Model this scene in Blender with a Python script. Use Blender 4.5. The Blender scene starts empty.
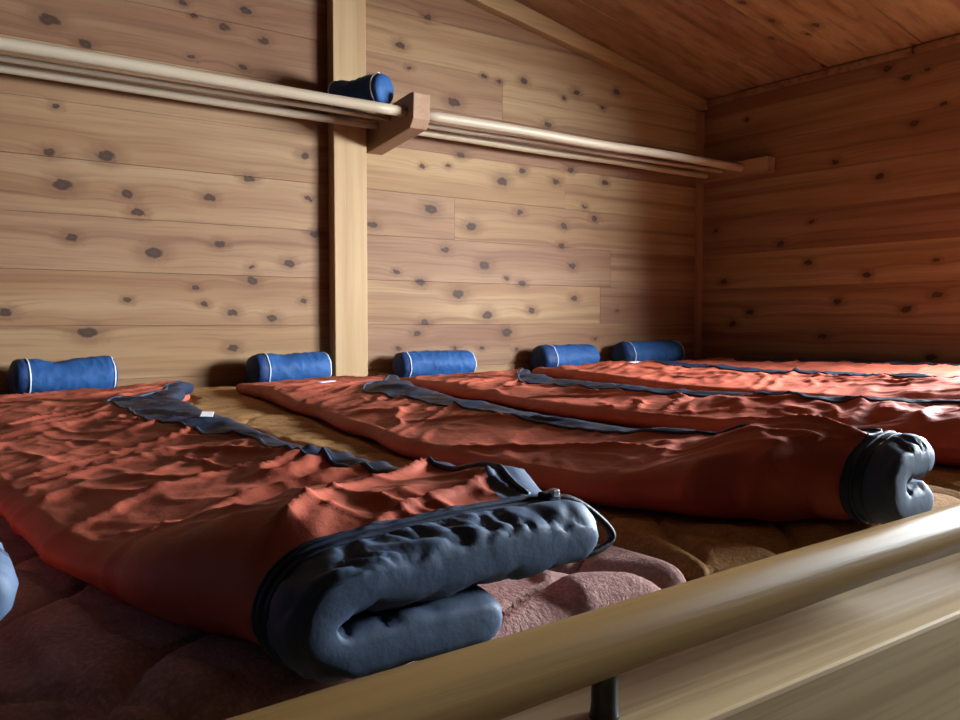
import bpy, bmesh, math, random
from mathutils import Vector, noise

# ------------------------------------------------------------------ camera, world, light, exposure
scene = bpy.context.scene
COL = scene.collection
D = 2.6                     # the back wall stands at y = D, the camera at y = 0
XR = 3.13                   # the right wall
CAMZ = 0.2054
cam_data = bpy.data.cameras.new('camera')
cam_data.sensor_width = 36.0
cam_data.lens = 845.0 / 960.0 * 36.0
cam_data.clip_start = 0.01
cam = bpy.data.objects.new('camera', cam_data)
cam.location = (0, 0, CAMZ)
cam.rotation_euler = (math.radians(90 - 2.71), 0, math.radians(-35.8))
COL.objects.link(cam)
scene.camera = cam

world = bpy.data.worlds.new('world')
scene.world = world
world.use_nodes = True
world.node_tree.nodes['Background'].inputs[0].default_value = (0.62, 0.66, 0.85, 1)
world.node_tree.nodes['Background'].inputs[1].default_value = 0.008

WIN = dict(y0=-0.45, y1=1.27, z0=0.3445, z1=0.9665)      # window opening in the right wall
REVEAL = 0.20                                        # thickness of the wall at the window
ld = bpy.data.lights.new('window_daylight', 'AREA')
ld.shape = 'RECTANGLE'
ld.size = 1.3
ld.size_y = 3.0
ld.energy = 1650
ld.color = (0.82, 0.92, 1.0)
lo = bpy.data.objects.new('window_daylight', ld)
lo.location = (XR + 0.68, -0.20, 1.0)                 # open sky outside the window, looking down into the room
lo.rotation_euler = (0, math.radians(68), 0)
COL.objects.link(lo)

scene.view_settings.view_transform = 'Standard'
scene.view_settings.look = 'None'
scene.view_settings.gamma = 1
scene.view_settings.use_curve_mapping = False
scene.view_settings.exposure = 0.55

# ------------------------------------------------------------------ helpers
def tag(o, label=None, cat=None, group=None, kind=None):
    for k, v in (('label', label), ('category', cat), ('group', group), ('kind', kind)):
        if v:
            o[k] = v
    return o

def empty(name, loc=(0, 0, 0), parent=None):
    o = bpy.data.objects.new(name, None)
    o.location = loc
    o.empty_display_size = 0.05
    COL.objects.link(o)
    if parent:
        o.parent = parent
    return o

def mesh_obj(name, verts, faces, mat, parent=None, smooth=True, local=None):
    me = bpy.data.meshes.new(name)
    if local is not None:
        verts = [(v[0] - local[0], v[1] - local[1], v[2] - local[2]) for v in verts]
    me.from_pydata([tuple(v) for v in verts], [], faces)
    me.update()
    if smooth:
        me.polygons.foreach_set('use_smooth', [True] * len(me.polygons))
    o = bpy.data.objects.new(name, me)
    me.materials.append(mat)
    COL.objects.link(o)
    if parent:
        o.parent = parent
    return o

def bm_obj(name, bm, mat, parent=None, smooth=False):
    me = bpy.data.meshes.new(name)
    bmesh.ops.recalc_face_normals(bm, faces=bm.faces)
    bm.to_mesh(me)
    bm.free()
    if smooth:
        me.polygons.foreach_set('use_smooth', [True] * len(me.polygons))
    me.materials.append(mat)
    o = bpy.data.objects.new(name, me)
    COL.objects.link(o)
    if parent:
        o.parent = parent
    return o

def add_box(bm, lo_, hi, bev=0.0):
    (x0, y0, z0), (x1, y1, z1) = lo_, hi
    vs = [bm.verts.new(p) for p in ((x0, y0, z0), (x1, y0, z0), (x1, y1, z0), (x0, y1, z0),
                                    (x0, y0, z1), (x1, y0, z1), (x1, y1, z1), (x0, y1, z1))]
    fs = [(0, 3, 2, 1), (4, 5, 6, 7), (0, 1, 5, 4), (1, 2, 6, 5), (2, 3, 7, 6), (3, 0, 4, 7)]
    faces = [bm.faces.new([vs[i] for i in f]) for f in fs]
    if bev > 0:
        es = set(e for f in faces for e in f.edges)
        bmesh.ops.bevel(bm, geom=list(es), offset=bev, segments=2, affect='EDGES', profile=0.6)

def box(name, lo_, hi, mat, parent=None, bev=0.0):
    bm = bmesh.new()
    add_box(bm, lo_, hi, bev)
    return bm_obj(name, bm, mat, parent)

def prism(name, poly, axis, a0, a1, mat, parent=None, bev=0.0):
    """poly: list of 2D points; axis 'x' extrudes a (y,z) outline, 'y' an (x,z) one."""
    bm = bmesh.new()
    def P(p, a):
        return (a, p[0], p[1]) if axis == 'x' else (p[0], a, p[1])
    A = [bm.verts.new(P(p, a0)) for p in poly]
    B = [bm.verts.new(P(p, a1)) for p in poly]
    n = len(poly)
    faces = [bm.faces.new(A), bm.faces.new(B[::-1])]
    for i in range(n):
        faces.append(bm.faces.new((A[i], A[(i + 1) % n], B[(i + 1) % n], B[i])))
    if bev > 0:
        es = set(e for f in faces for e in f.edges)
        bmesh.ops.bevel(bm, geom=list(es), offset=bev, segments=2, affect='EDGES', profile=0.6)
    return bm_obj(name, bm, mat, parent)

def tube_data(path, radius, seg=10, caps=True, flat=1.0):
    """tube along a list of Vectors; radius number or list; flat squashes across the up direction"""
    n = len(path)
    vs, fs = [], []
    prev = None
    for i, p in enumerate(path):
        t = (path[min(i + 1, n - 1)] - path[max(i - 1, 0)]).normalized()
        if prev is None:
            ref = Vector((0, 0, 1)) if abs(t.z) < 0.9 else Vector((1, 0, 0))
        else:
            ref = prev
        u = (ref - t * ref.dot(t)).normalized()
        v = t.cross(u)
        prev = u
        r = radius[i] if isinstance(radius, (list, tuple)) else radius
        for k in range(seg):
            a = 2 * math.pi * k / seg
            vs.append(p + u * (math.cos(a) * r * flat) + v * (math.sin(a) * r))
    for i in range(n - 1):
        for k in range(seg):
            a, b = i * seg + k, i * seg + (k + 1) % seg
            fs.append((a, a + seg, b + seg, b))
    if caps:
        fs.append(tuple(range(seg)))
        fs.append(tuple(reversed(range((n - 1) * seg, n * seg))))
    return vs, fs

def tube(name, path, radius, mat, parent=None, seg=10, caps=True, flat=1.0):
    vs, fs = tube_data([Vector(p) for p in path], radius, seg, caps, flat)
    return mesh_obj(name, vs, fs, mat, parent)

def lerp_table(tab, t):
    if t <= tab[0][0]:
        return tab[0][1]
    for (a, va), (b, vb) in zip(tab, tab[1:]):
        if t <= b:
            k = (t - a) / (b - a)
            k = k * k * (3 - 2 * k)
            return va + (vb - va) * k
    return tab[-1][1]

def sstep(a, b, x):
    k = min(1.0, max(0.0, (x - a) / (b - a)))
    return k * k * (3 - 2 * k)

# ------------------------------------------------------------------ materials
class NT:
    def __init__(self, name):
        self.m = bpy.data.materials.new(name)
        self.m.use_nodes = True
        self.t = self.m.node_tree
        self.b = self.t.nodes['Principled BSDF']
    def n(self, typ, **kw):
        nd = self.t.nodes.new(typ)
        for k, v in kw.items():
            setattr(nd, k, v)
        return nd
    def l(self, a, b):
        self.t.links.new(a, b)
    def math(self, op, a, b=None, c=None, clamp=False):
        nd = self.n('ShaderNodeMath', operation=op)
        nd.use_clamp = clamp
        for i, x in enumerate((a, b, c)):
            if x is None:
                continue
            if isinstance(x, (int, float)):
                nd.inputs[i].default_value = x
            else:
                self.l(x, nd.inputs[i])
        return nd.outputs[0]
    def mix(self, fac, a, b, blend='MIX'):
        nd = self.n('ShaderNodeMix', data_type='RGBA', blend_type=blend)
        for s, x in ((nd.inputs[0], fac), (nd.inputs[6], a), (nd.inputs[7], b)):
            if isinstance(x, (int, float)):
                s.default_value = x
            elif isinstance(x, tuple):
                s.default_value = (*x, 1)
            else:
                self.l(x, s)
        return nd.outputs[2]
    def ramp(self, fac, a, b):
        nd = self.n('ShaderNodeMapRange', interpolation_type='SMOOTHSTEP')
        self.l(fac, nd.inputs[0])
        nd.inputs[1].default_value = a
        nd.inputs[2].default_value = b
        return nd.outputs[0]
    def noise(self, vec, scale, detail=3, rough=0.55):
        nd = self.n('ShaderNodeTexNoise')
        nd.inputs['Scale'].default_value = scale
        nd.inputs['Detail'].default_value = detail
        nd.inputs['Roughness'].default_value = rough
        if vec is not None:
            self.l(vec, nd.inputs['Vector'])
        return nd.outputs[0]
    def bump(self, h, strength, dist):
        nd = self.n('ShaderNodeBump')
        nd.inputs['Strength'].default_value = strength
        nd.inputs['Distance'].default_value = dist
        self.l(h, nd.inputs['Height'])
        self.l(nd.outputs[0], self.b.inputs['Normal'])

KSIZE = (0.0075, 0.0115, 0.0165)

def wood(name, light, mid, dark, along='X', across='Z', knots=(), rough=0.6, grain=1.0, spec=0.14, bumps=0.12):
    w = NT(name)
    pos = w.n('ShaderNodeNewGeometry').outputs['Position']
    sep = w.n('ShaderNodeSeparateXYZ')
    w.l(pos, sep.inputs[0])
    rnd = w.n('ShaderNodeObjectInfo').outputs['Random']
    A, B = sep.outputs[along], sep.outputs[across]
    C = sep.outputs[[c for c in 'XYZ' if c not in (along, across)][0]]
    kd = None
    if knots:
        # position on the wall face, made irregular by a little noise
        jit = w.noise(pos, 48, 3)
        j = w.math('MULTIPLY_ADD', jit, 0.022, -0.011)
        cmb = w.n('ShaderNodeCombineXYZ')
        w.l(w.math('ADD', w.math('MULTIPLY', A, 0.62), j), cmb.inputs[0])
        w.l(w.math('SUBTRACT', B, w.math('MULTIPLY', j, 0.8)), cmb.inputs[1])
        for (a, b, k) in knots:
            dn = w.n('ShaderNodeVectorMath', operation='DISTANCE')
            w.l(cmb.outputs[0], dn.inputs[0])
            dn.inputs[1].default_value = (a * 0.62, b, 0)
            sc = w.math('MULTIPLY', dn.outputs['Value'], 1 / KSIZE[k])
            kd = sc if kd is None else w.math('MINIMUM', kd, sc)
    off = w.math('MULTIPLY', rnd, 41.0)
    Bw = B
    if kd is not None:
        # the grain swells round each knot
        Bw = w.math('ADD', B, w.math('MULTIPLY', w.math('POWER', 2.718, w.math('MULTIPLY', kd, -0.45)), 0.03))
    def vec(sa, sb):
        c = w.n('ShaderNodeCombineXYZ')
        w.l(w.math('MULTIPLY_ADD', A, sa, off), c.inputs[0])
        w.l(w.math('MULTIPLY', Bw, sb), c.inputs[1])
        w.l(w.math('MULTIPLY', C, sb), c.inputs[2])
        return c.outputs[0]
    broad = w.noise(vec(0.9, 11.0), 1.0, 3, 0.5)
    fine = w.noise(vec(3.0, 120.0), 1.0, 4, 0.6)
    band = w.noise(vec(0.5, 30.0), 1.0, 2, 0.5)
    col = w.mix(w.ramp(broad, 0.30, 0.70), light, mid)
    col = w.mix(w.math('MULTIPLY', w.ramp(band, 0.48, 0.72), 0.55 * grain), col, dark)
    col = w.mix(w.math('MULTIPLY', w.ramp(fine, 0.45, 0.75), 0.38 * grain), col, dark)
    # each plank a little lighter or darker
    hs = w.n('ShaderNodeHueSaturation')
    w.l(w.math('MULTIPLY_ADD', rnd, 0.34, 0.83), hs.inputs['Value'])
    w.l(w.math('MULTIPLY_ADD', rnd, 0.02, 0.49), hs.inputs['Hue'])
    w.l(col, hs.inputs['Color'])
    col = hs.outputs[0]
    if kd is not None:
        halo = w.math('MULTIPLY', w.ramp(kd, 3.2, 0.9), 0.45)
        col = w.mix(halo, col, tuple(c * 0.9 for c in dark))
        col = w.mix(w.math('MULTIPLY', w.ramp(kd, 1.15, 0.7), 0.93), col, (0.045, 0.024, 0.016))
        ctr = w.math('MULTIPLY', w.ramp(kd, 0.5, 0.2), 0.10)
        col = w.mix(ctr, col, (0.16, 0.09, 0.055))
    w.l(col, w.b.inputs['Base Color'])
    w.b.inputs['Roughness'].default_value = rough
    w.b.inputs['Specular IOR Level'].default_value = spec
    w.bump(w.math('ADD', w.math('MULTIPLY', fine, 0.5), band), bumps, 0.004)
    return w.m

KL = [(0.418, 1.027, 2), (0.513, 0.978, 1), (0.782, 1.15, 0), (0.816, 1.118, 0), (0.904, 1.104, 1), (0.974, 1.167, 1), (1.034, 1.086, 1), (0.805, 0.996, 0), (0.965, 0.992, 0), (0.433, 0.794, 0), (0.56, 0.673, 2), (0.446, 0.581, 2), (0.414, 0.667, 1), (0.616, 0.57, 1), (0.642, 0.519, 1), (0.463, 0.437, 1), (0.687, 0.403, 2), (0.883, 0.441, 1), (0.978, 0.649, 1), (0.852, 0.58, 1), (1.168, 0.742, 1), (1.179, 0.605, 0), (1.203, 0.488, 1), (0.297, 0.225, 1), (0.612, 0.263, 0), (0.503, 0.169, 2), (0.805, 0.305, 0), (0.833, 0.255, 0), (0.919, 0.228, 1), (1.052, 0.21, 1), (0.985, 0.33, 1), (0.984, 0.372, 0), (1.109, 0.39, 1), (0.92, 0.118, 1), (1.16, 0.268, 0),
      (0.1, 0.5, 1), (-0.2, 0.75, 1), (0.05, 0.25, 1), (-0.4, 0.4, 2), (-0.1, 1.0, 1)]
KR = [(1.644, 1.286, 1), (1.531, 1.166, 1), (1.567, 1.093, 0), (1.894, 1.119, 0), (1.966, 1.111, 0), (2.085, 1.133, 1), (2.292, 1.097, 0), (2.358, 1.132, 1), (2.589, 1.168, 1), (2.508, 1.09, 0), (1.758, 1.001, 2), (2.208, 0.981, 1), (1.789, 0.814, 1), (1.62, 0.755, 0), (1.731, 0.769, 0), (2.079, 0.785, 1), (1.979, 0.735, 2), (2.332, 0.815, 1), (2.25, 0.76, 1), (2.521, 0.783, 1), (1.657, 0.606, 2), (2.065, 0.624, 1), (1.837, 0.554, 2), (2.295, 0.587, 1), (2.465, 0.627, 1), (1.418, 0.534, 1), (1.718, 0.463, 1), (2.286, 0.505, 1), (2.411, 0.671, 0), (1.895, 0.412, 2), (1.614, 0.341, 1), (1.777, 0.302, 2), (1.908, 0.224, 2), (2.129, 0.243, 1), (1.628, 0.198, 1), (1.595, 0.156, 1), (2.005, 0.156, 2), (2.08, 0.348, 1), (2.344, 0.426, 1), (2.355, 0.294, 1), (2.005, 0.365, 0), (1.511, 0.375, 0), (1.518, 0.104, 0), (1.76, 0.101, 0), (1.883, 0.099, 0), (2.053, 0.09, 0), (2.47, 0.129, 0), (2.599, 0.246, 0)]
KW = [(1.649, 1.098, 1), (1.618, 0.925, 1), (1.928, 0.834, 1), (1.741, 0.751, 1), (1.722, 1.15, 1), (1.51, 0.977, 0), (1.574, 1.11, 0), (2.347, 1.079, 0), (2.168, 0.527, 1), (2.036, 0.44, 1), (1.785, 0.378, 1), (1.904, 0.28, 1), (2.459, 0.378, 1), (1.628, 0.245, 1), (1.518, 0.296, 1), (1.965, 0.139, 1), (2.317, 0.239, 1), (2.408, 0.188, 1), (1.521, 0.423, 0), (1.533, 0.069, 1), (2.504, 0.611, 0), (2.027, 0.606, 0)]
KC = [(2.526, 1.92, 1), (2.691, 1.916, 1), (2.806, 1.81, 1), (2.843, 1.873, 0), (2.792, 1.987, 0), (3.098, 1.967, 0), (3.117, 1.618, 0), (2.2, 1.7, 1), (2.4, 1.4, 1)]

CEDAR = ((0.295, 0.182, 0.098), (0.215, 0.112, 0.057), (0.112, 0.047, 0.025))
M_WALL_L = wood('knotty_cedar_a', *CEDAR, knots=KL)
M_WALL_R = wood('knotty_cedar_b', *CEDAR, knots=KR)
M_WALL_W = wood('knotty_cedar_c', *CEDAR, along='Y', knots=KW)
M_CEIL = wood('knotty_cedar_ceiling', *CEDAR, along='X', across='Y', knots=KC)
M_POST = wood('planed_cedar_post', (0.43, 0.295, 0.155), (0.36, 0.235, 0.115), (0.22, 0.12, 0.055), along='Z', across='X', grain=0.6)
M_TRIM = wood('planed_cedar_trim', (0.31, 0.19, 0.10), (0.25, 0.14, 0.07), (0.15, 0.07, 0.035), along='X', across='Z', grain=0.6)
M_TRIMZ = wood('planed_cedar_cover_strip', (0.38, 0.23, 0.125), (0.31, 0.175, 0.09), (0.18, 0.09, 0.045), along='Z', across='X', grain=0.6)
M_BRACKET = wood('planed_bracket_wood', (0.38, 0.25, 0.145), (0.31, 0.19, 0.105), (0.19, 0.10, 0.052), along='Y', across='Z', grain=0.6)
M_ROD = wood('pale_dowel_wood', (0.47, 0.39, 0.28), (0.41, 0.325, 0.22), (0.28, 0.19, 0.11), along='X', across='Z', grain=0.5, rough=0.35)
M_RAIL = wood('varnished_log_wood', (0.31, 0.185, 0.075), (0.24, 0.132, 0.05), (0.125, 0.06, 0.021), along='X', across='Z', grain=0.9, rough=0.40, spec=0.05, bumps=0.35)
M_BEAM = wood('pale_beam_wood', (0.56, 0.42, 0.225), (0.46, 0.31, 0.14), (0.24, 0.135, 0.055), along='X', across='Z', grain=1.3, rough=0.5, spec=0.25)
M_FLOOR = wood('platform_board_wood', (0.4, 0.27, 0.15), (0.3, 0.19, 0.1), (0.18, 0.1, 0.05), along='X', across='Y')

def fabric(name, col, rough, var=0.12, sheen=0.0, bump=0.25, scale=55, coat=0.0):
    w = NT(name)
    tc = w.n('ShaderNodeTexCoord').outputs['Object']
    nz = w.noise(tc, 14, 3)
    c = w.mix(w.ramp(nz, 0.3, 0.7), tuple(x * (1 - var) for x in col), tuple(min(1, x * (1 + var)) for x in col))
    w.l(c, w.b.inputs['Base Color'])
    w.b.inputs['Roughness'].default_value = rough
    w.b.inputs['Specular IOR Level'].default_value = 0.25
    if sheen:
        w.b.inputs['Sheen Weight'].default_value = sheen
        w.b.inputs['Sheen Roughness'].default_value = 0.5
    a = w.noise(tc, scale, 3, 0.5)
    b = w.noise(tc, scale * 12, 1)
    w.bump(w.math('ADD', a, w.math('MULTIPLY', b, 0.12)), bump, 0.006)
    return w.m

M_RED = fabric('rust_red_nylon', (0.42, 0.092, 0.052), 0.6, bump=0.22)
M_NAVY = fabric('navy_nylon', (0.011, 0.019, 0.042), 0.55, bump=0.2)
M_STEEL = fabric('slate_blue_nylon', (0.066, 0.098, 0.160), 0.60, bump=0.12, scale=75)
M_TAPE = fabric('dark_zipper_tape', (0.028, 0.040, 0.070), 0.5, bump=0.1)
M_BLACK = fabric('black_webbing', (0.012, 0.011, 0.012), 0.6, bump=0.2, scale=200)
M_BLUE = fabric('royal_blue_nylon', (0.014, 0.066, 0.20), 0.65, bump=0.3, scale=70)
M_BLUEEND = fabric('navy_blue_end_nylon', (0.010, 0.034, 0.115), 0.6, bump=0.3, scale=70)
M_PIPE = fabric('white_piping_tape', (0.62, 0.66, 0.74), 0.6, bump=0.1)
M_TAG = fabric('white_satin_tag', (0.75, 0.72, 0.72), 0.5, bump=0.1)

def plush(name, col, col2):
    w = NT(name)
    tc = w.n('ShaderNodeTexCoord').outputs['Object']
    n1 = w.noise(tc, 9, 3)
    n2 = w.noise(tc, 260, 3, 0.7)
    n3 = w.noise(tc, 45, 3, 0.6)
    c = w.mix(w.ramp(n1, 0.3, 0.7), col, col2)
    c = w.mix(w.math('MULTIPLY', w.ramp(n2, 0.4, 0.75), 0.5), c, tuple(min(1, x * 1.7) for x in col))
    c = w.mix(w.math('MULTIPLY', w.ramp(n3, 0.5, 0.8), 0.5), c, tuple(x * 0.5 for x in col2))
    w.l(c, w.b.inputs['Base Color'])
    w.b.inputs['Roughness'].default_value = 0.9
    w.b.inputs['Specular IOR Level'].default_value = 0.1
    w.b.inputs['Sheen Weight'].default_value = 0.0
    w.b.inputs['Sheen Roughness'].default_value = 0.4
    w.bump(w.math('ADD', n2, w.math('MULTIPLY', n3, 1.5)), 0.35, 0.005)
    return w.m

M_LIT_PLUSH = plush('light_tinted_plush', (0.42, 0.25, 0.225), (0.32, 0.17, 0.145))  # bluish light on the brown fuzz is mixed into this colour
M_BROWN = plush('golden_brown_plush', (0.40, 0.215, 0.085), (0.27, 0.135, 0.054))

def plain(name, col, rough, metal=0.0):
    w = NT(name)
    nz = w.noise(w.n('ShaderNodeTexCoord').outputs['Object'], 80, 2)
    w.l(w.mix(w.ramp(nz, 0.3, 0.7), tuple(c * 0.85 for c in col), col), w.b.inputs['Base Color'])
    w.b.inputs['Roughness'].default_value = rough
    w.b.inputs['Metallic'].default_value = metal
    return w.m

M_IRON = plain('dark_painted_iron', (0.03, 0.03, 0.035), 0.4, 0.6)
M_SILVER = plain('zipper_metal', (0.6, 0.6, 0.62), 0.3, 1.0)

def glass_mat():
    w = NT('window_glass')
    t = w.t
    t.nodes.remove(w.b)
    tr = w.n('ShaderNodeBsdfTransparent')
    gl = w.n('ShaderNodeBsdfGlossy')
    gl.inputs['Roughness'].default_value = 0.02
    mx = w.n('ShaderNodeMixShader')
    mx.inputs[0].default_value = 0.05
    w.l(tr.outputs[0], mx.inputs[1])
    w.l(gl.outputs[0], mx.inputs[2])
    w.l(mx.outputs[0], t.nodes['Material Output'].inputs['Surface'])
    return w.m
M_GLASS = glass_mat()

# ------------------------------------------------------------------ the room
def ceil_z(x):
    return 1.205 + 0.187 * (XR - x)

XL = -1.6          # how far the back wall is built to the left
PITCH = 0.1555     # plank width
Z0 = 0.189 - 2 * PITCH
GAP = 0.0004

def clip_top(poly):
    """clip an (x,z) outline by the ceiling line"""
    out = []
    n = len(poly)
    for i in range(n):
        p, q = poly[i], poly[(i + 1) % n]
        fp, fq = ceil_z(p[0]) + 0.01 - p[1], ceil_z(q[0]) + 0.01 - q[1]
        if fp >= 0:
            out.append(p)
        if fp * fq < 0:
            k = fp / (fp - fq)
            out.append((p[0] + (q[0] - p[0]) * k, p[1] + (q[1] - p[1]) * k))
    return out

POST = (1.250, 1.371)          # the post's face on the back wall
wall_back = empty('wall_back', (0, D, 0))
tag(wall_back, kind='structure', label='knotty cedar plank wall behind the blue stuff sacks')
rng = random.Random(4)
joints_right = {7: [1.98], 4: [1.76], 2: [2.50], 5: [2.30], 1: [2.02], 3: [2.56], 6: [2.66], 0: [2.05]}
joints_left = {9: [0.2], 5: [-0.3], 4: [-0.9], 3: [0.05], 2: [-0.5], 6: [-0.1], 7: [-0.6], 8: [-1.0]}
def wplank(name, poly, y0, y1, mat, parent):
    o = prism(name, poly, 'y', y0, y1, mat, None, 0.0007)
    o.parent = parent
    o.matrix_parent_inverse.identity()
    o.location = (-parent.location[0], -parent.location[1], -parent.location[2])
    return o
for r in range(14):
    za, zb = Z0 + r * PITCH + GAP, Z0 + (r + 1) * PITCH - GAP
    for (xa, xb, js, mat) in ((XL, POST[0] + 0.02, joints_left, M_WALL_L), (POST[1] - 0.02, XR, joints_right, M_WALL_R)):
        cuts = [xa] + [j for j in js.get(r, [])] + [xb]
        for ca, cb in zip(cuts, cuts[1:]):
            poly = [(ca + GAP * 0.5, za), (cb - GAP * 0.5, za), (cb - GAP * 0.5, zb), (ca + GAP * 0.5, zb)]
            poly = clip_top(poly)
            if len(poly) < 3 or max(p[1] for p in poly) - za < 0.01:
                continue
            wplank('plank', poly, D + rng.uniform(-0.0008, 0.0008), D + 0.02, mat, wall_back)

bk = box('light_stop_board', (XL, D + 0.021, -0.15), (XR + 0.03, D + 0.03, 2.2), M_WALL_L, None)  # unseen sheet added to stop light leaking through the plank gaps
bk.parent = wall_back
bk.location = (0, -D, 0)

wall_right = empty('wall_right', (XR, 1.0, 0))
tag(wall_right, kind='structure', label='dim knotty cedar plank wall with the window')
YF = -2.4
for r in range(9):
    za, zb = Z0 + r * PITCH + GAP, min(Z0 + (r + 1) * PITCH - GAP, 1.212)
    if zb - za < 0.01:
        continue
    cuts = [(YF, D)]
    if za < WIN['z1'] - 0.01 and zb > WIN['z0'] + 0.01:
        cuts = [(YF, WIN['y0']), (WIN['y1'], D)]
    else:
        cuts = [(YF, 1.15 + 0.3 * math.sin(r * 2.3)), (1.15 + 0.3 * math.sin(r * 2.3), D)]
    for ya, yb in cuts:
        bm = bmesh.new()
        # a plank above or below the opening is trimmed to its edge
        z_a, z_b = za, zb
        add_box(bm, (XR + rng.uniform(-0.0008, 0.0008), ya + 0.0005, z_a), (XR + 0.02, yb - 0.0005, z_b), 0.0012)
        o = bm_obj('plank', bm, M_WALL_W, wall_right)
        o.location = (-XR, -1.0, 0)

for lo_, hi in (((XR + 0.021, YF, -0.15), (XR + 0.03, WIN['y0'], 1.25)), ((XR + 0.021, WIN['y1'], -0.15), (XR + 0.03, D + 0.02, 1.25)),
                ((XR + 0.021, WIN['y0'], -0.15), (XR + 0.03, WIN['y1'], WIN['z0'])), ((XR + 0.021, WIN['y0'], WIN['z1']), (XR + 0.03, WIN['y1'], 1.25))):
    bk = box('light_stop_board', lo_, hi, M_WALL_W, None)  # hidden sheets added here too, to keep light out of the joints
    bk.parent = wall_right
    bk.location = (-XR, -1.0, 0)

ceiling = empty('ceiling', (0, 0, 1.4))
tag(ceiling, kind='structure', label='sloping cedar board ceiling above the bunk platform')
edges = [2.6, 2.37, 2.16, 1.965, 1.78, 1.59, 1.395, 1.19, 0.98, 0.77, 0.56, 0.35, 0.14, -0.07, -0.28, -0.49, -0.7, -0.9, -1.12, -1.34, -1.56, -1.78, -2.0, -2.2, -2.4]
for i in range(len(edges) - 1):
    ya, yb = edges[i + 1] + 0.0012, edges[i] - 0.0012
    dz = (0.0, 0.004, 0.0, 0.005, 0.001, 0.004)[i % 6]
    poly = [(XL, ceil_z(XL) + dz), (XR, ceil_z(XR) + dz), (XR, ceil_z(XR) + 0.025), (XL, ceil_z(XL) + 0.025)]
    o = prism('ceiling_board', poly, 'y', ya, yb, M_CEIL, None, 0.002)
    o.parent = ceiling
    o.location = (0, 0, -1.4)

bk = prism('light_stop_board', [(XL, ceil_z(XL) + 0.026), (XR + 0.03, ceil_z(XR + 0.03) + 0.026), (XR + 0.03, ceil_z(XR + 0.03) + 0.035), (XL, ceil_z(XL) + 0.035)], 'y', YF, D + 0.03, M_CEIL)  # unseen layer added over the boards against light leaks
bk.parent = ceiling
bk.location = (0, 0, -1.4)

# the moulding that follows the slope on the back wall, and the strip along the right wall
rake = prism('trim_1', [(XL, 1.164 + 0.160 * (XR - XL)), (XR - 0.002, 1.164), (XR - 0.002, ceil_z(XR) - 0.002), (XL, ceil_z(XL) - 0.002)],
             'y', D - 0.040, D - 0.001, M_TRIM, None, 0.003)
tag(rake, kind='structure', label='sloping cedar moulding where back wall meets ceiling')
eave = box('trim_2', (XR - 0.012, YF, ceil_z(XR) - 0.028), (XR - 0.001, D - 0.042, ceil_z(XR) - 0.001), M_CEIL, None, 0.002)
tag(eave, kind='structure', label='narrow cedar strip where right wall meets ceiling')
corner = box('trim_3', (XR - 0.034, D - 0.022, -0.06), (XR - 0.001, D - 0.001, ceil_z(XR) - 0.05), M_TRIMZ, None, 0.002)
tag(corner, kind='structure', label='slim upright cedar strip in the corner of the room')

post = box('wall_post', (POST[0], D - 0.048, -0.06), (POST[1], D - 0.001, ceil_z(POST[1]) - 0.07), M_POST, None, 0.003)
tag(post, kind='structure', label='pale upright cedar post dividing the plank wall')

floor = empty('floor', (0, 1.4, -0.06))
tag(floor, kind='structure', label='board platform under the plush mattress pads')
ys = [0.462 + 0.19 * i for i in range(12)]
for i in range(12):
    ya, yb = ys[i], min(ys[i] + 0.188, D - 0.002)
    if yb - ya < 0.01:
        continue
    o = box('platform_board', (XL, ya, -0.09), (XR - 0.002, yb, -0.0605), M_FLOOR, None, 0.002)
    o.parent = floor
    o.location = (0, -1.4, 0.06)

# window in the right wall
win = empty('window_1', (XR, 0.9, WIN['z0']))
tag(win, kind='structure', label='wooden casement window in the right wall')
def wpart(name, lo_, hi, mat, bev=0.002):
    o = box(name, lo_, hi, mat, None, bev)
    o.parent = win
    o.location = (-XR, -0.9, -WIN['z0'])
    return o
fw = 0.03
ym = (WIN['y0'] + WIN['y1']) / 2
y0, y1, z0, z1 = WIN['y0'], WIN['y1'], WIN['z0'], WIN['z1']
wpart('window_frame', (XR - 0.004, y0, z0), (XR + REVEAL, y1, z0 + fw), M_BRACKET)
wpart('window_frame', (XR - 0.004, y0, z1 - fw), (XR + REVEAL, y1, z1), M_BRACKET)
wpart('window_frame', (XR - 0.004, y0, z0 + fw), (XR + REVEAL, y0 + fw, z1 - fw), M_BRACKET)
wpart('window_frame', (XR - 0.004, y1 - fw, z0 + fw), (XR + REVEAL, y1, z1 - fw), M_BRACKET)
wpart('mullion', (XR + 0.135, ym - 0.02, z0 + fw), (XR + 0.17, ym + 0.02, z1 - fw), M_BRACKET)
wpart('pane', (XR + 0.15, y0 + fw, z0 + fw), (XR + 0.154, ym - 0.02, z1 - fw), M_GLASS, 0)
wpart('pane', (XR + 0.15, ym + 0.02, z0 + fw), (XR + 0.154, y1 - fw, z1 - fw), M_GLASS, 0)

# ------------------------------------------------------------------ the edge of the platform: beam, log rail, iron post
beam = box('edge_beam', (XL, 0.36, -0.36), (XR - 0.003, 0.460, -0.062), M_BEAM, None, 0.004)
tag(beam, 'pale grained wooden beam along the platform edge under the log rail', 'beam')

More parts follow.
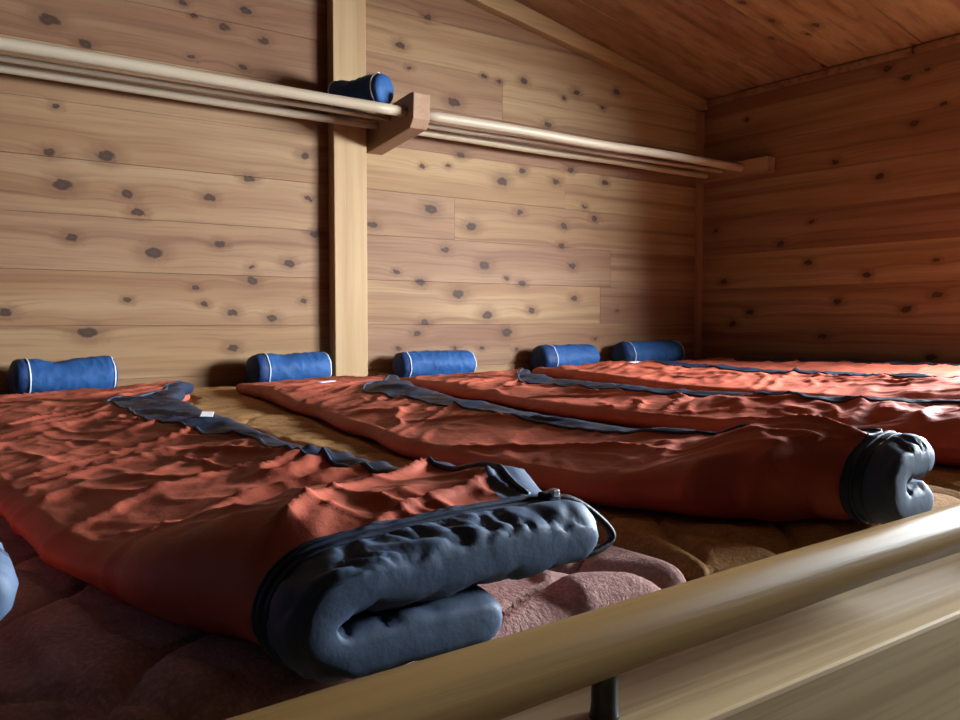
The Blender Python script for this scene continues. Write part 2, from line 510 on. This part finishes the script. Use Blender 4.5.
def rail_point(x):
    return Vector((x, 0.402 + 0.003 * math.sin(x * 2.1), -0.0215 + 0.023 * x - 0.003 * x * x + 0.002 * math.sin(x * 3.0 + 1)))
rail = empty('log_rail', (0.39, 0.40, -0.062))
tag(rail, 'varnished round log handrail running along the platform edge', 'handrail')
n = 120
path, rad = [], []
for i in range(n + 1):
    x = -0.9 + (XR - 0.01 + 0.9) * i / n
    path.append(rail_point(x))
    rad.append(0.0225 + 0.0009 * noise.noise(Vector((x * 3, 0, 3))))
vs, fs = tube_data(path, rad, 28)
vs = [v + Vector((0, 0, 0.0012 * noise.noise(Vector((v.x * 6, v.y * 40, v.z * 40))))) for v in vs]
o = mesh_obj('log', vs, fs, M_RAIL, rail, True, (0.39, 0.40, -0.062))
for px in (0.395, 1.32, 2.25, -0.55):
    c = rail_point(px)
    base = -0.0617
    prof = [(0.0, 0.0105), (0.002, 0.0098), (0.010, 0.0090), (0.022, 0.0090), (0.028, 0.0096), (0.034, 0.0115), (c.z - base - 0.012, 0.0125)]
    vs, fs = tube_data([Vector((px, c.y, base + a)) for a, b in prof], [b for a, b in prof], 18)
    mesh_obj('iron_post', vs, fs, M_IRON, rail, True, (0.39, 0.40, -0.062))

# ------------------------------------------------------------------ rod shelf with brackets
RZ = 0.865
shelf = empty('rod_shelf', (1.47, D, RZ))
tag(shelf, 'shelf of pale round rods on wooden brackets along the plank wall', 'shelf')
def sh(o):
    o.parent = shelf
    o.location = (-1.47, -D, -RZ)
    return o
BX0, BX1 = 1.394, 1.456     # middle bracket at the post's right edge
for (yy, rr, zz) in ((D - 0.262, 0.0165, RZ), (D - 0.160, 0.0085, RZ - 0.004), (D - 0.075, 0.0125, RZ - 0.010)):
    for xa, xb in ((XL, BX0 + 0.012), (BX1 - 0.012, XR - 0.004)):
        pts = [(xa + (xb - xa) * i / 24, yy + 0.0015 * math.sin(i * 0.7), zz + 0.0015 * math.sin(i * 0.5 + yy * 40)) for i in range(25)]
        sh(tube('rod', pts, rr, M_ROD, None, 18))
yf = D - 0.31
outline = [(D - 0.002, RZ - 0.09), (yf + 0.02, RZ - 0.055), (yf, RZ - 0.028), (yf - 0.004, RZ + 0.05), (yf + 0.012, RZ + 0.054), (D - 0.11, RZ + 0.034), (D - 0.002, RZ + 0.034)]
sh(prism('bracket', outline, 'x', BX0, BX1, M_BRACKET, None, 0.003))
sh(prism('bracket', [(D - 0.024, RZ - 0.035), (D - 0.40, RZ - 0.035), (D - 0.40, RZ + 0.030), (D - 0.024, RZ + 0.030)], 'x', XR - 0.052, XR - 0.001, M_BRACKET, None, 0.003))

# ------------------------------------------------------------------ sleeping bags
FOOTPRINTS = []
SACKS = [(0.425, 0.15), (1.075, 0.15), (1.62, 0.17), (2.235, 0.17), (2.71, 0.20)]
BASE = -0.008      # how far the bags sink into the plush

def ridged(p):
    return 1.0 - min(1.0, abs(noise.noise(p)) * 2.2)

def wrinkle(x, y, s):
    lump = 0.011 * noise.noise(Vector((x * 8, y * 4.5, s)))
    m1 = sstep(-0.45, 0.45, noise.noise(Vector((x * 5, y * 3.5, s + 20))))
    m2 = sstep(-0.5, 0.5, noise.noise(Vector((x * 7, y * 6, s + 31))))
    wx = x + 0.025 * noise.noise(Vector((x * 9, y * 9, s + 5)))
    wy = y + 0.035 * noise.noise(Vector((x * 9, y * 9, s + 7)))
    a = wx * 0.88 + wy * 0.48
    b = -wx * 0.48 + wy * 0.88
    r1 = ridged(Vector((a * 4.0, b * 13, s + 1))) ** 4
    a2 = wx * 0.30 - wy * 0.95
    b2 = wx * 0.95 + wy * 0.30
    r2 = ridged(Vector((a2 * 4.0, b2 * 15, s + 2))) ** 4
    r3 = ridged(Vector((a * 9, b * 20, s + 3))) ** 2
    r4 = ridged(Vector((a2 * 16, b2 * 26, s + 4))) ** 2 * (1 - 0.6 * m2)
    return lump + 0.014 * r1 * m1 + 0.011 * r2 * (1 - m1) + 0.0062 * r3 * m2 + 0.003 * r4 - 0.006

def make_bag(label, y0, y1, XLt, XRt, Ht, navyw, seed, lower_short=0.08, lean=None, lump=None, detail=1.0,
             tags=(), corner_patch=True, cord=False, crown=0.004, tilt=0.006, slope=0.38, foot_len=0.036):
    rng = random.Random(seed)
    loc = ((lerp_table(XLt, y0) + lerp_table(XRt, y0)) / 2, y0, BASE)
    root = empty('sleeping_bag', loc)
    tag(root, label, 'sleeping bag', 'rust red sleeping bags laid out in a row')
    FOOTPRINTS.append((y0, y1, XLt, XRt, BASE))
    NU, NN, NA, NB, NE, NI = int(52 * detail), 9, 14, 16, 6, 26
    LF, LH = foot_len, 0.045
    rows = []                    # (y, phi, headphi)
    nphi = 13
    for i in range(nphi, 0, -1):
        rows.append((y0, math.pi / 2 * i / nphi, 0.0))
    y = y0
    step = 0.0038 / detail
    tape = 0.016
    rows.append((y0, 0.0, 0.0))
    rows.append((y0 + tape * 0.5, 0.0, 0.0))
    rows.append((y0 + tape, 0.0, 0.0))
    y = y0 + tape
    while y < y1 - LH:
        y += step if y < y0 + 0.22 else step * 2.1
        rows.append((y, 0.0, 0.0))
    for i in range(1, 9):
        rows.append((y, 0.0, math.pi / 2 * i / 8 * 0.98))
    i_tape0, i_tape1 = nphi, nphi + 2
    grid, tags_ = [], None
    for ri, (y, phi, hphi) in enumerate(rows):
        xl, xr, H = lerp_table(XLt, y), lerp_table(XRt, y), lerp_table(Ht, y)
        T0 = 0.235 * H
        a = 0.25 * H
        T = T0 * max(0.0, math.cos(phi)) ** 0.45 * math.cos(hphi)
        yy = y - LF * math.sin(phi) + LH * math.sin(hphi)
        zu, zl = 0.75 * H, 0.25 * H
        xc = xl + 2 * a
        xu = xr - T0
        xlow = xr - T0 - lower_short * sstep(y0 + 0.5, y0, y) - 0.01
        nw = lerp_table(navyw, y)
        # medial points, normals for outer side
        med = []
        wd = xu - xc
        for i in range(NN):
            u = i / NN * nw
            med.append((xu - u, zu, 0.0, 1.0, 'n', u))
        for i in range(NU + 1):
            u = nw + (wd - nw) * i / NU
            med.append((xu - u, zu, 0.0, 1.0, 't', u))
        for i in range(1, NA):
            t = math.pi * i / NA
            med.append((xc - a * math.sin(t), 0.5 * H + a * math.cos(t), -math.sin(t), math.cos(t), 'a', wd + a * t))
        for i in range(NB + 1):
            u = (xlow - xc) * i / NB
            med.append((xc + u, zl, 0.0, -1.0, 'b', wd + a * math.pi + u))
        loop, kinds = [], []
        slen = med[-1][5]
        gath = 0.0
        for k, (mx, mz, nx_, nz_, kd, s) in enumerate(med):
            dsp = 0.0
            if kd in 'nta':
                wgt = 1.0 if kd != 'a' else 0.3
                edge = sstep(0.0, 0.03, s) if kd in 'nt' else 1.0
                ex = sstep(0.0, 0.05, y - y0 + 0.001)
                dsp = wrinkle(xu - s, y, seed * 7.3) * wgt * (0.35 + 0.65 * edge) * (0.10 + 0.90 * ex)
                if kd in 'nt':
                    v = s / wd
                    dsp += crown * math.sin(math.pi * min(1, max(0, v))) ** 0.7 + tilt * (1 - sstep(0.0, 0.75, v)) * sstep(y0 + 0.05, y0 + 0.3, y)
                    # gathers running back from the zipper
                    g = math.exp(-max(0.0, y - y0 - tape) / 0.035)
                    dsp += 0.0065 * g * (ridged(Vector((mx * 34 + (y - y0) * 8, y * 3, seed + 40))) ** 2 - 0.3) * sstep(y0 + tape * 0.6, y0 + tape + 0.012, y)
                    if lump:
                        for (lx, ly, lr, lh) in lump:
                            q = ((mx - lx) ** 2 + ((yy - ly) * 0.7) ** 2) / lr ** 2
                            if q < 4:
                                dsp += lh * math.exp(-q * 1.5)
                dsp *= math.cos(hphi) * min(1.0, H / 0.068)
            if phi > 0:
                gz = math.sin(phi)
                dsp *= max(0.0, math.cos(phi))
                amp = 1.0 if kd != 'b' else 0.25
                groove = ridged(Vector((s * 58 + 0.9 * noise.noise(Vector((s * 14, phi * 1.5, seed))), phi * 0.8, seed + 60))) ** 3.5
                fall = max(0.0, math.sin(2 * phi)) ** 0.5
                dsp += (0.003 - 0.0068 * groove * (1 - 0.3 * gz)) * fall * amp
                crease = ridged(Vector((s * 30 + phi * 0.9 + 0.5 * noise.noise(Vector((s * 9, phi * 2, seed + 3))), phi * 0.9, seed + 64))) ** 6
                dsp -= 0.0050 * crease * gz * max(0.0, math.cos(phi)) ** 0.4 * (1.0 if kd != 'b' else 0.4)
                dsp += 0.004 * noise.noise(Vector((s * 17, phi * 1.0, seed + 61))) * fall * amp
            if i_tape0 < ri < i_tape1 and kd in 'nta':
                dsp += 0.0012
            zz = mz + nz_ * (T + dsp)
            loop.append(Vector((mx + nx_ * (T + dsp), yy, max(0.0012, zz))))
            kinds.append(kd)
        # round end of the lower layer
        mx, mz = med[-1][0], med[-1][1]
        for i in range(1, NE):
            t = math.pi * i / NE
            loop.append(Vector((mx + T * math.sin(t), yy, max(0.0012, mz - T * math.cos(t)))))
            kinds.append('e')
        # the inner sides
        idx = list(range(len(med) - 1, -1, -1))
        for k in idx:
            mx, mz, nx_, nz_, kd, s = med[k]
            ti = T
            if phi > 0:
                f2 = max(0.0, math.sin(2 * phi))
                near = sstep(0.0, min(0.05, 0.25 * wd), abs(mx - xc)) if kd != 'a' else 0.0
                ti = T + f2 * (0.004 * near + 0.005 * noise.noise(Vector((s * 30 + 5, phi * 1.1, seed + 70))) - 0.004 * ridged(Vector((s * 30, phi, seed + 71))) ** 4)
                ti = max(0.0, min(ti, a - 0.0008))
            loop.append(Vector((mx - nx_ * ti, yy, max(0.0015, mz - nz_ * ti))))
            kinds.append('i')
        mx, mz = med[0][0], med[0][1]
        e0 = lerp_table([(0, 0)], 0)
        top0 = loop[0].z
        for i in range(1, NE):
            t = math.pi * i / NE
            zt = mz - T * math.cos(t)
            loop.append(Vector((mx + T * math.sin(t), yy, max(0.0012, zt + (top0 - (mz + T)) * sstep(0, NE, i)))))
            kinds.append('n')
        grid.append(loop)
        tags_ = kinds
    # the layers thin out towards the folded left side
    for ri, lp in enumerate(grid):
        y = rows[ri][0]
        xl, xr = lerp_table(XLt, y), lerp_table(XRt, y)
        k_ = slope * sstep(y0 + 0.02, y0 + 0.28, y) * (1 - 0.85 * sstep(1.6, 2.2, y)) + 0.10
        for v in lp:
            q = min(1.0, max(0.0, (xr - v.x) / (xr - xl)))
            v.z *= 1 - k_ * q ** 1.3
    P = len(grid[0])
    R = len(grid)
    groups = {}
    for r in range(R - 1):
        for k in range(P):
            k2 = (k + 1) % P
            kk = tags_[k]
            if r < i_tape0:
                name = 'foot_panel'
            elif r < i_tape1 and kk in 'nta':
                name = 'zipper_tape'
            elif corner_patch and kk in 'tn' and rows[r][0] < y0 + 0.075 and grid[r][k].x > lerp_table(XRt, y0) - 0.060 + 0.35 * (rows[r][0] - y0):
                name = 'corner_panel'
            elif kk in 'ni':
                name = 'side_lining'
            else:
                name = 'shell'
            groups.setdefault(name, []).append((r * P + k, r * P + k2, (r + 1) * P + k2, (r + 1) * P + k))
    # caps
    groups['shell'].append(tuple(reversed([(R - 1) * P + k for k in range(P)])))
    for lp in grid:
        for v in lp:
            v.z += BASE
    flat = [v for lp in grid for v in lp]
    mats = {'shell': M_RED, 'side_lining': M_NAVY, 'foot_panel': M_STEEL, 'zipper_tape': M_TAPE, 'corner_panel': M_STEEL}
    labels = {'side_lining': 'navy lining along the side zip', 'foot_panel': 'slate blue gathered foot end', 'zipper_tape': 'dark zipper tape round the foot end', 'corner_panel': 'slate blue corner patch'}
    for name, faces in groups.items():
        used = {}
        vs, fs = [], []
        for f in faces:
            g = []
            for v in f:
                if v not in used:
                    used[v] = len(vs)
                    vs.append(flat[v])
                g.append(used[v])
            fs.append(tuple(g))
        o = mesh_obj(name, vs, fs, mats[name], root, True, loc)
        if name == 'foot_panel':
            bm = bmesh.new()
            bm.from_mesh(o.data)
            bmesh.ops.remove_doubles(bm, verts=bm.verts, dist=0.00015)
            bm.to_mesh(o.data)
            bm.free()
        if name in labels:
            o['label'] = labels[name]
    # zipper coil round the foot end
    med_top = NN + NU + NA
    for rr_, rad_, nm in ((i_tape0, 0.0017, 'piping'), (i_tape0 + 1, 0.0024, 'zipper_coil'), (i_tape1, 0.0017, 'piping')):
        coil = [grid[rr_][k] for k in range(0, med_top, 1)]
        vs, fs = tube_data(coil, rad_, 6)
        mesh_obj(nm, vs, fs, M_TAPE, root, True, loc)
    coil2 = [grid[r][NN] + Vector((0, 0, 0.0012)) for r in range(i_tape1, R - 8, 2)]
    vs, fs = tube_data(coil2, 0.0028, 6)
    z2 = mesh_obj('side_zipper', vs, fs, M_TAPE, root, True, loc)
    for (tx, ty, rot) in tags:
        # lay a small tag on the top surface
        best = min((v for lp in grid for v in lp[:NN + NU]), key=lambda v: (v.x - tx) ** 2 + (v.y - ty) ** 2)
        c, s_ = math.cos(rot), math.sin(rot)
        tv, tf = [], []
        for (u, v, zz) in ((-0.026, -0.009, 0.0), (0.026, -0.009, 0.002), (0.026, 0.009, 0.003), (-0.026, 0.009, 0.001)):
            for dz in (0.006, 0.007):
                tv.append((best.x + c * u - s_ * v, best.y + s_ * u + c * v, best.z + dz + zz))
        tf = [(0, 2, 4, 6), (1, 7, 5, 3), (0, 1, 3, 2), (2, 3, 5, 4), (4, 5, 7, 6), (6, 7, 1, 0)]
        o = mesh_obj('care_tag', tv, tf, M_TAG, root, False, loc)
        o['label'] = 'small white care tag'
    if cord:
        e = grid[i_tape0 + 1][1]
        pts = [e + Vector(q) for q in ((-0.006, -0.006, 0.0), (0.012, -0.010, 0.0), (0.030, -0.014, -0.010), (0.048, -0.016, -0.026), (0.048, -0.018, -0.036), (0.028, -0.018, -0.042), (0.006, -0.014, -0.043))]
        sm = []
        for qi in range(len(pts) - 1):
            p0_, p1_, p2_, p3_ = pts[max(qi - 1, 0)], pts[qi], pts[qi + 1], pts[min(qi + 2, len(pts) - 1)]
            for q in range(6):
                t = q / 6
                sm.append(0.5 * (2 * p1_ + (p2_ - p0_) * t + (2 * p0_ - 5 * p1_ + 4 * p2_ - p3_) * t * t + (3 * p1_ - p0_ - 3 * p2_ + p3_) * t ** 3))
        sm.append(pts[-1])
        vs, fs = tube_data(sm, 0.0055, 8, True, 0.5)
        o = mesh_obj('pull_strap', vs, fs, M_BLACK, root, True, loc)
        o['label'] = 'black webbing strap loop'
        pts2 = [e + Vector(q) for q in ((0.0, -0.010, -0.006), (0.006, -0.016, -0.020), (0.014, -0.018, -0.036))]
        vs, fs = tube_data(pts2, 0.0014, 6)
        mesh_obj('pull_cord', vs, fs, M_BLACK, root, True, loc)
        bm = bmesh.new()
        add_box(bm, (e.x - 0.009 - loc[0], e.y - 0.014 - loc[1], e.z - 0.010 - loc[2]), (e.x + 0.003 - loc[0], e.y - 0.001 - loc[1], e.z + 0.006 - loc[2]), 0.002)
        s1 = bm_obj('zipper_slider', bm, M_BLACK, root)
        bm = bmesh.new()
        add_box(bm, (e.x - 0.006 - loc[0], e.y - 0.015 - loc[1], e.z + 0.003 - loc[2]), (e.x + 0.001 - loc[0], e.y - 0.009 - loc[1], e.z + 0.009 - loc[2]), 0.0015)
        bm_obj('pull_ring', bm, M_SILVER, s1)
    return root

make_bag('rust red sleeping bag on the shaded side of the strap-loop bag',
         0.525, 2.40, [(0.5, -0.27), (2.4, -0.40)], [(0.5, 0.062), (0.9, 0.062), (1.2, 0.05), (2.4, 0.05)],
         [(0.5, 0.095), (0.8, 0.09), (1.8, 0.06), (2.4, 0.028)], [(0.5, 0.03), (2.4, 0.05)], 9, detail=0.6, lower_short=0.012)
make_bag('rust red sleeping bag, foot end folded double, black strap loop hanging above the log rail',
         0.463, 2.42, [(0.47, 0.180), (0.62, 0.135), (0.80, 0.108), (1.2, 0.10), (1.8, 0.12), (2.4, 0.18)],
         [(0.47, 0.420), (0.55, 0.437), (0.70, 0.43), (1.0, 0.43), (1.4, 0.465), (1.75, 0.505), (2.05, 0.60), (2.3, 0.70), (2.42, 0.68)],
         [(0.47, 0.083), (0.53, 0.094), (0.60, 0.086), (0.75, 0.066), (1.0, 0.057), (1.4, 0.056), (1.9, 0.052), (2.25, 0.040), (2.42, 0.030)],
         [(0.47, 0.012), (0.7, 0.02), (0.95, 0.035), (1.05, 0.02), (1.18, 0.06), (1.4, 0.10), (1.8, 0.12), (1.95, 0.03), (2.42, 0.02)],
         1, lower_short=0.075, detail=1.15, cord=True, tags=[(0.415, 1.30, 1.2)],
         lump=[(0.40, 0.55, 0.04, 0.006), (0.62, 2.2, 0.08, 0.022)])
make_bag('rust red sleeping bag ending in two rolled slate blue folds on the golden brown pad',
         0.465, 2.42, [(0.46, 0.812), (0.485, 0.802), (0.505, 0.78), (0.54, 0.72), (0.59, 0.680), (0.70, 0.65), (1.1, 0.655), (1.36, 0.70), (1.7, 0.76), (2.25, 0.84), (2.42, 0.86)],
         [(0.46, 0.914), (0.6, 0.905), (0.8, 0.89), (1.0, 0.90), (1.34, 0.95), (1.67, 1.04), (1.95, 1.16), (2.3, 1.32), (2.42, 1.30)],
         [(0.46, 0.092), (0.55, 0.090), (0.7, 0.064), (0.9, 0.055), (1.2, 0.055), (1.9, 0.050), (2.25, 0.042), (2.42, 0.034)],
         [(0.46, 0.012), (0.6, 0.022), (0.8, 0.045), (1.1, 0.055), (1.45, 0.06), (1.6, 0.11), (1.85, 0.13), (2.0, 0.03), (2.42, 0.02)],
         2, lower_short=-0.010, foot_len=0.030, tags=[(0.98, 2.05, 0.3)], lump=[(0.98, 1.72, 0.06, 0.022), (0.85, 0.56, 0.05, 0.014)])
make_bag('rust red sleeping bag between the rolled-fold bag and the one with a white tag',
         0.50, 2.42, [(0.5, 1.24), (0.8, 1.22), (1.3, 1.20), (1.8, 1.27), (2.42, 1.38)],
         [(0.5, 1.50), (0.8, 1.46), (1.3, 1.44), (1.73, 1.52), (2.0, 1.66), (2.35, 1.88), (2.42, 1.86)],
         [(0.5, 0.090), (0.7, 0.078), (0.95, 0.066), (1.3, 0.058), (1.9, 0.050), (2.25, 0.038), (2.42, 0.028)],
         [(0.5, 0.02), (0.8, 0.045), (1.2, 0.05), (1.6, 0.08), (1.9, 0.10), (2.1, 0.03), (2.42, 0.02)],
         3, detail=0.9)
make_bag('rust red sleeping bag with a small white tag before its stuff sack',
         0.50, 2.42, [(0.5, 1.92), (1.06, 1.87), (1.5, 1.85), (2.0, 1.90), (2.42, 1.98)],
         [(0.5, 2.24), (1.1, 2.20), (1.5, 2.22), (2.0, 2.36), (2.42, 2.46)],
         [(0.5, 0.100), (0.8, 0.080), (1.1, 0.066), (1.6, 0.060), (2.0, 0.058), (2.42, 0.045)],
         [(0.5, 0.03), (1.0, 0.06), (1.5, 0.07), (1.9, 0.13), (2.2, 0.05), (2.42, 0.02)],
         4, detail=0.9, tags=[(2.18, 2.1, 0.2)], lump=[(2.0, 0.85, 0.10, 0.02)])
make_bag('rust red sleeping bag lying against the right plank wall',
         0.50, 2.40, [(0.5, 2.58), (1.1, 2.52), (1.6, 2.50), (2.4, 2.54)],
         [(0.5, 2.88), (1.2, 2.95), (1.8, 3.08), (2.4, 3.09)],
         [(0.5, 0.09), (0.8, 0.075), (1.5, 0.060), (2.4, 0.045)],
         [(0.5, 0.03), (1.3, 0.05), (1.7, 0.12), (2.2, 0.16), (2.4, 0.03)],
         5, detail=0.7)

# ------------------------------------------------------------------ plush mattress pads
def make_pad(x0, x1, mat, seed, label, hi=False):
    ya, yb = 0.462, D - 0.004
    loc = ((x0 + x1) / 2, (ya + yb) / 2, -0.06)
    o_root = empty('mattress_pad', loc)
    tag(o_root, label, 'mattress', 'plush mattress pads laid side by side on the platform')
    nx = 116 if hi else 64
    vs, fs = [], []
    rows = []
    yq = ya
    while yq < yb:
        rows.append(yq)
        yq += (0.0045 if yq < 0.9 else 0.010) if hi else 0.012
    rows.append(yb)
    ny = len(rows) - 1
    def top(x, y):
        p = Vector((x * 6.6 + seed * 13.1, y * 6.2 + seed * 5.7, seed * 3.3))
        p.x += 0.5 * noise.noise(p * 0.9)
        p.y += 0.5 * noise.noise(p * 0.9 + Vector((9, 4, 1)))
        dist, _ = noise.voronoi(Vector((p.x, p.y, 0.0)))
        e = dist[1] - dist[0]
        puff = min(1.0, e / 0.34)
        puff = math.sqrt(max(0.0, 1 - (1 - puff) ** 2))
        z = (-0.021 + 0.021 * puff) * (1 - 0.75 * sstep(0.75, 1.3, y)) + 0.004 * noise.noise(Vector((x * 4, y * 4, seed)))
        for (ya_, yb_, XLt, XRt, bz) in FOOTPRINTS:
            if ya_ - 0.06 < y < yb_ + 0.05:
                xl_, xr_ = lerp_table(XLt, y) + 0.004, lerp_table(XRt, y)
                dx = max(xl_ - x, x - xr_, ya_ - 0.05 - y, y - yb_ - 0.02, 0.0)
                if dx < 0.03:
                    z = min(z, bz - 0.0015 + 0.02 * (dx / 0.03) ** 2)
        for (sx, sr) in SACKS:
            if y > 2.42 and abs(x - sx) < sr + 0.02:
                z = min(z, -0.004)
        return z
    for y in rows:
        for i in range(nx + 1):
            x = x0 + 0.002 + (x1 - x0 - 0.004) * i / nx
            d = min(x - x0, x1 - x, (y - ya) * 1.0)
            z = top(x, y)
            if d < 0.03:
                z -= 0.03 * (1 - math.sqrt(max(0.0, 1 - (1 - d / 0.03) ** 2)))
            vs.append((x, y, z))
    W = nx + 1
    for j in range(ny):
        for i in range(nx):
            a = j * W + i
            fs.append((a, a + 1, a + W + 1, a + W))
    body = mesh_obj('quilted_top', vs, fs, mat, o_root, True, loc)
    # sides and underside
    ring = [i for i in range(W)] + [j * W + nx for j in range(1, ny + 1)] + [ny * W + i for i in range(nx - 1, -1, -1)] + [j * W for j in range(ny - 1, 0, -1)]
    sv = [vs[k] for k in ring]
    m = len(sv)
    cx, cy = (x0 + x1) / 2, (ya + yb) / 2
    sv2 = list(sv)
    for lv, (zz, bul) in enumerate(((-0.035, 0.0015), (-0.05, 0.0015), (-0.0595, -0.004))):
        for (x, y, z) in sv:
            bx = bul if x > x1 - 0.004 else (-bul if x < x0 + 0.004 else 0)
            by = -bul if y < ya + 0.004 else 0
            sv2.append((x + bx, y + by, min(zz, z - 0.002)))
    sf = []
    for lv in range(3):
        for k in range(m):
            a, b = lv * m + k, lv * m + (k + 1) % m
            sf.append((a, a + m, b + m, b))
    sf.append(tuple(range(3 * m, 4 * m)))
    mesh_obj('side_border', sv2, sf, mat, o_root, True, loc)
    return o_root

PE = [-0.705, -0.0675, 0.57, 1.2075, 1.845, 2.4825, 3.115]
pad_labels = ['plush mattress pad on the shaded side of the mauve-tinted one',
              'quilted plush mattress pad tinted mauve for bluish light, under the folded bag by the iron rail post',
              'golden brown quilted plush mattress pad showing in the gap between two sleeping bags',
              'brown plush mattress pad under the bag lying beyond the two rolled slate blue folds',
              'brown plush mattress pad under the sleeping bag with a white tag by its sack',
              'brown plush mattress pad lying against the right plank wall']
for i in range(6):
    make_pad(PE[i] + 0.001, PE[i + 1] - 0.001, M_LIT_PLUSH if i == 1 else M_BROWN, i + 1, pad_labels[i], i in (1, 2))

# ------------------------------------------------------------------ blue stuff sacks
def make_sack(label, xa, xb, y, z, r, seed, rotz=0.0, dent=0.0, pipes=(0.14, 0.93), dark_ends=True, squash=0.95):
    L = xb - xa
    loc = ((xa + xb) / 2, y, z)
    root = empty('stuff_sack', loc)
    root.rotation_euler = (0, 0, rotz)
    tag(root, label, 'stuff sack', 'blue stuff sacks with white piping')
    SEG = 40
    def section(t):
        # t in 0..1 along the sack
        x = (t - 0.5) * L
        e = min(t, 1 - t) / 0.12
        k = 1.0 if e >= 1 else math.sqrt(max(0.0, 1 - (1 - e) ** 2)) * 0.55 + 0.45 * min(1, e * 3)
        k = max(k, 0.02)
        pts = []
        for i in range(SEG):
            a = 2 * math.pi * i / SEG
            rr = r * k
            dn = math.exp(-((t - 0.42) / 0.13) ** 2) * dent
            q = Vector((x * 14, math.cos(a) * 1.6, math.sin(a) * 1.6 + seed * 7))
            rr *= 1 + 0.07 * noise.noise(q) + 0.05 * (ridged(Vector((x * 30, a * 1.3, seed * 3.1))) ** 3 if 0.03 < t < 0.97 else 0)
            if math.sin(a) > 0:
                rr *= 1 - dn * math.sin(a) ** 1.5
            yy = math.cos(a) * rr
            zz = math.sin(a) * rr * squash + r * squash
            zz = max(zz, 0.0) if k > 0.5 else zz
            if zz < 0.012:
                zz = zz * 0.4
            pts.append(Vector((x, yy, zz)))
        return pts
    N = 64
    ts = [0.0, 0.006, 0.015, 0.03, 0.05] + [0.07 + 0.86 * i / N for i in range(N + 1)] + [0.95, 0.97, 0.985, 0.994, 1.0]
    def build(name, sel, mat):
        vs, fs = [], []
        secs = [section(t) for t in sel]
        for s_ in secs:
            vs.extend(s_)
        for j in range(len(sel) - 1):
            for i in range(SEG):
                a, b = j * SEG + i, j * SEG + (i + 1) % SEG
                fs.append((a, b, b + SEG, a + SEG))
        if sel[0] == 0.0:
            fs.append(tuple(reversed(range(SEG))))
        if sel[-1] == 1.0:
            fs.append(tuple(range((len(sel) - 1) * SEG, len(sel) * SEG)))
        return mesh_obj(name, vs, fs, mat, root, True)
    p0, p1 = pipes
    build('body', [p0] + [t for t in ts if p0 < t < p1] + [p1], M_BLUE)
    for sel in ([t for t in ts if t < p0] + [p0], [p1] + [t for t in ts if t > p1]):
        o = build('end_cap', sel, M_BLUEEND if dark_ends else M_BLUE)
    for t in (p0, p1):
        ring = section(t)
        c = sum(ring, Vector()) / SEG
        ring = [c + (q - c) * 1.006 for q in ring]
        ring.append(ring[0].copy())
        vs, fs = tube_data(ring, 0.0025, 6, False)
        mesh_obj('piping', vs, fs, M_PIPE, root, True)
    return root

SY = 2.522
make_sack('dented blue stuff sack with white piping at the head of the strap-loop sleeping bag', 0.288, 0.562, SY, 0.0, 0.054, 1, 0.05, 0.25, (0.16, 0.93))
make_sack('blue stuff sack with white piping against the shaded side of the wall post foot', 0.935, 1.215, SY, 0.0, 0.053, 2, 0.08, 0.12, (0.17, 0.93))
make_sack('smooth blue stuff sack on the bright plank wall between the post and another sack', 1.460, 1.780, SY, 0.0, 0.050, 3, -0.03, 0.0, (0.12, 0.955))
make_sack('blue stuff sack with one bright piping ring beside the white tag', 2.085, 2.39, SY, 0.0, 0.056, 4, -0.02, 0.0, (0.22, 0.97))
make_sack('dark blue stuff sack in the shaded corner of the walls', 2.52, 2.90, SY, 0.0, 0.060, 5, 0.0, 0.0, (0.14, 0.93))
make_sack('blue stuff sack lying on the rod shelf against the bracket', 1.180, 1.400, D - 0.156, RZ + 0.0175, 0.050, 6, -1.15, 0.16, (0.10, 0.86), False)
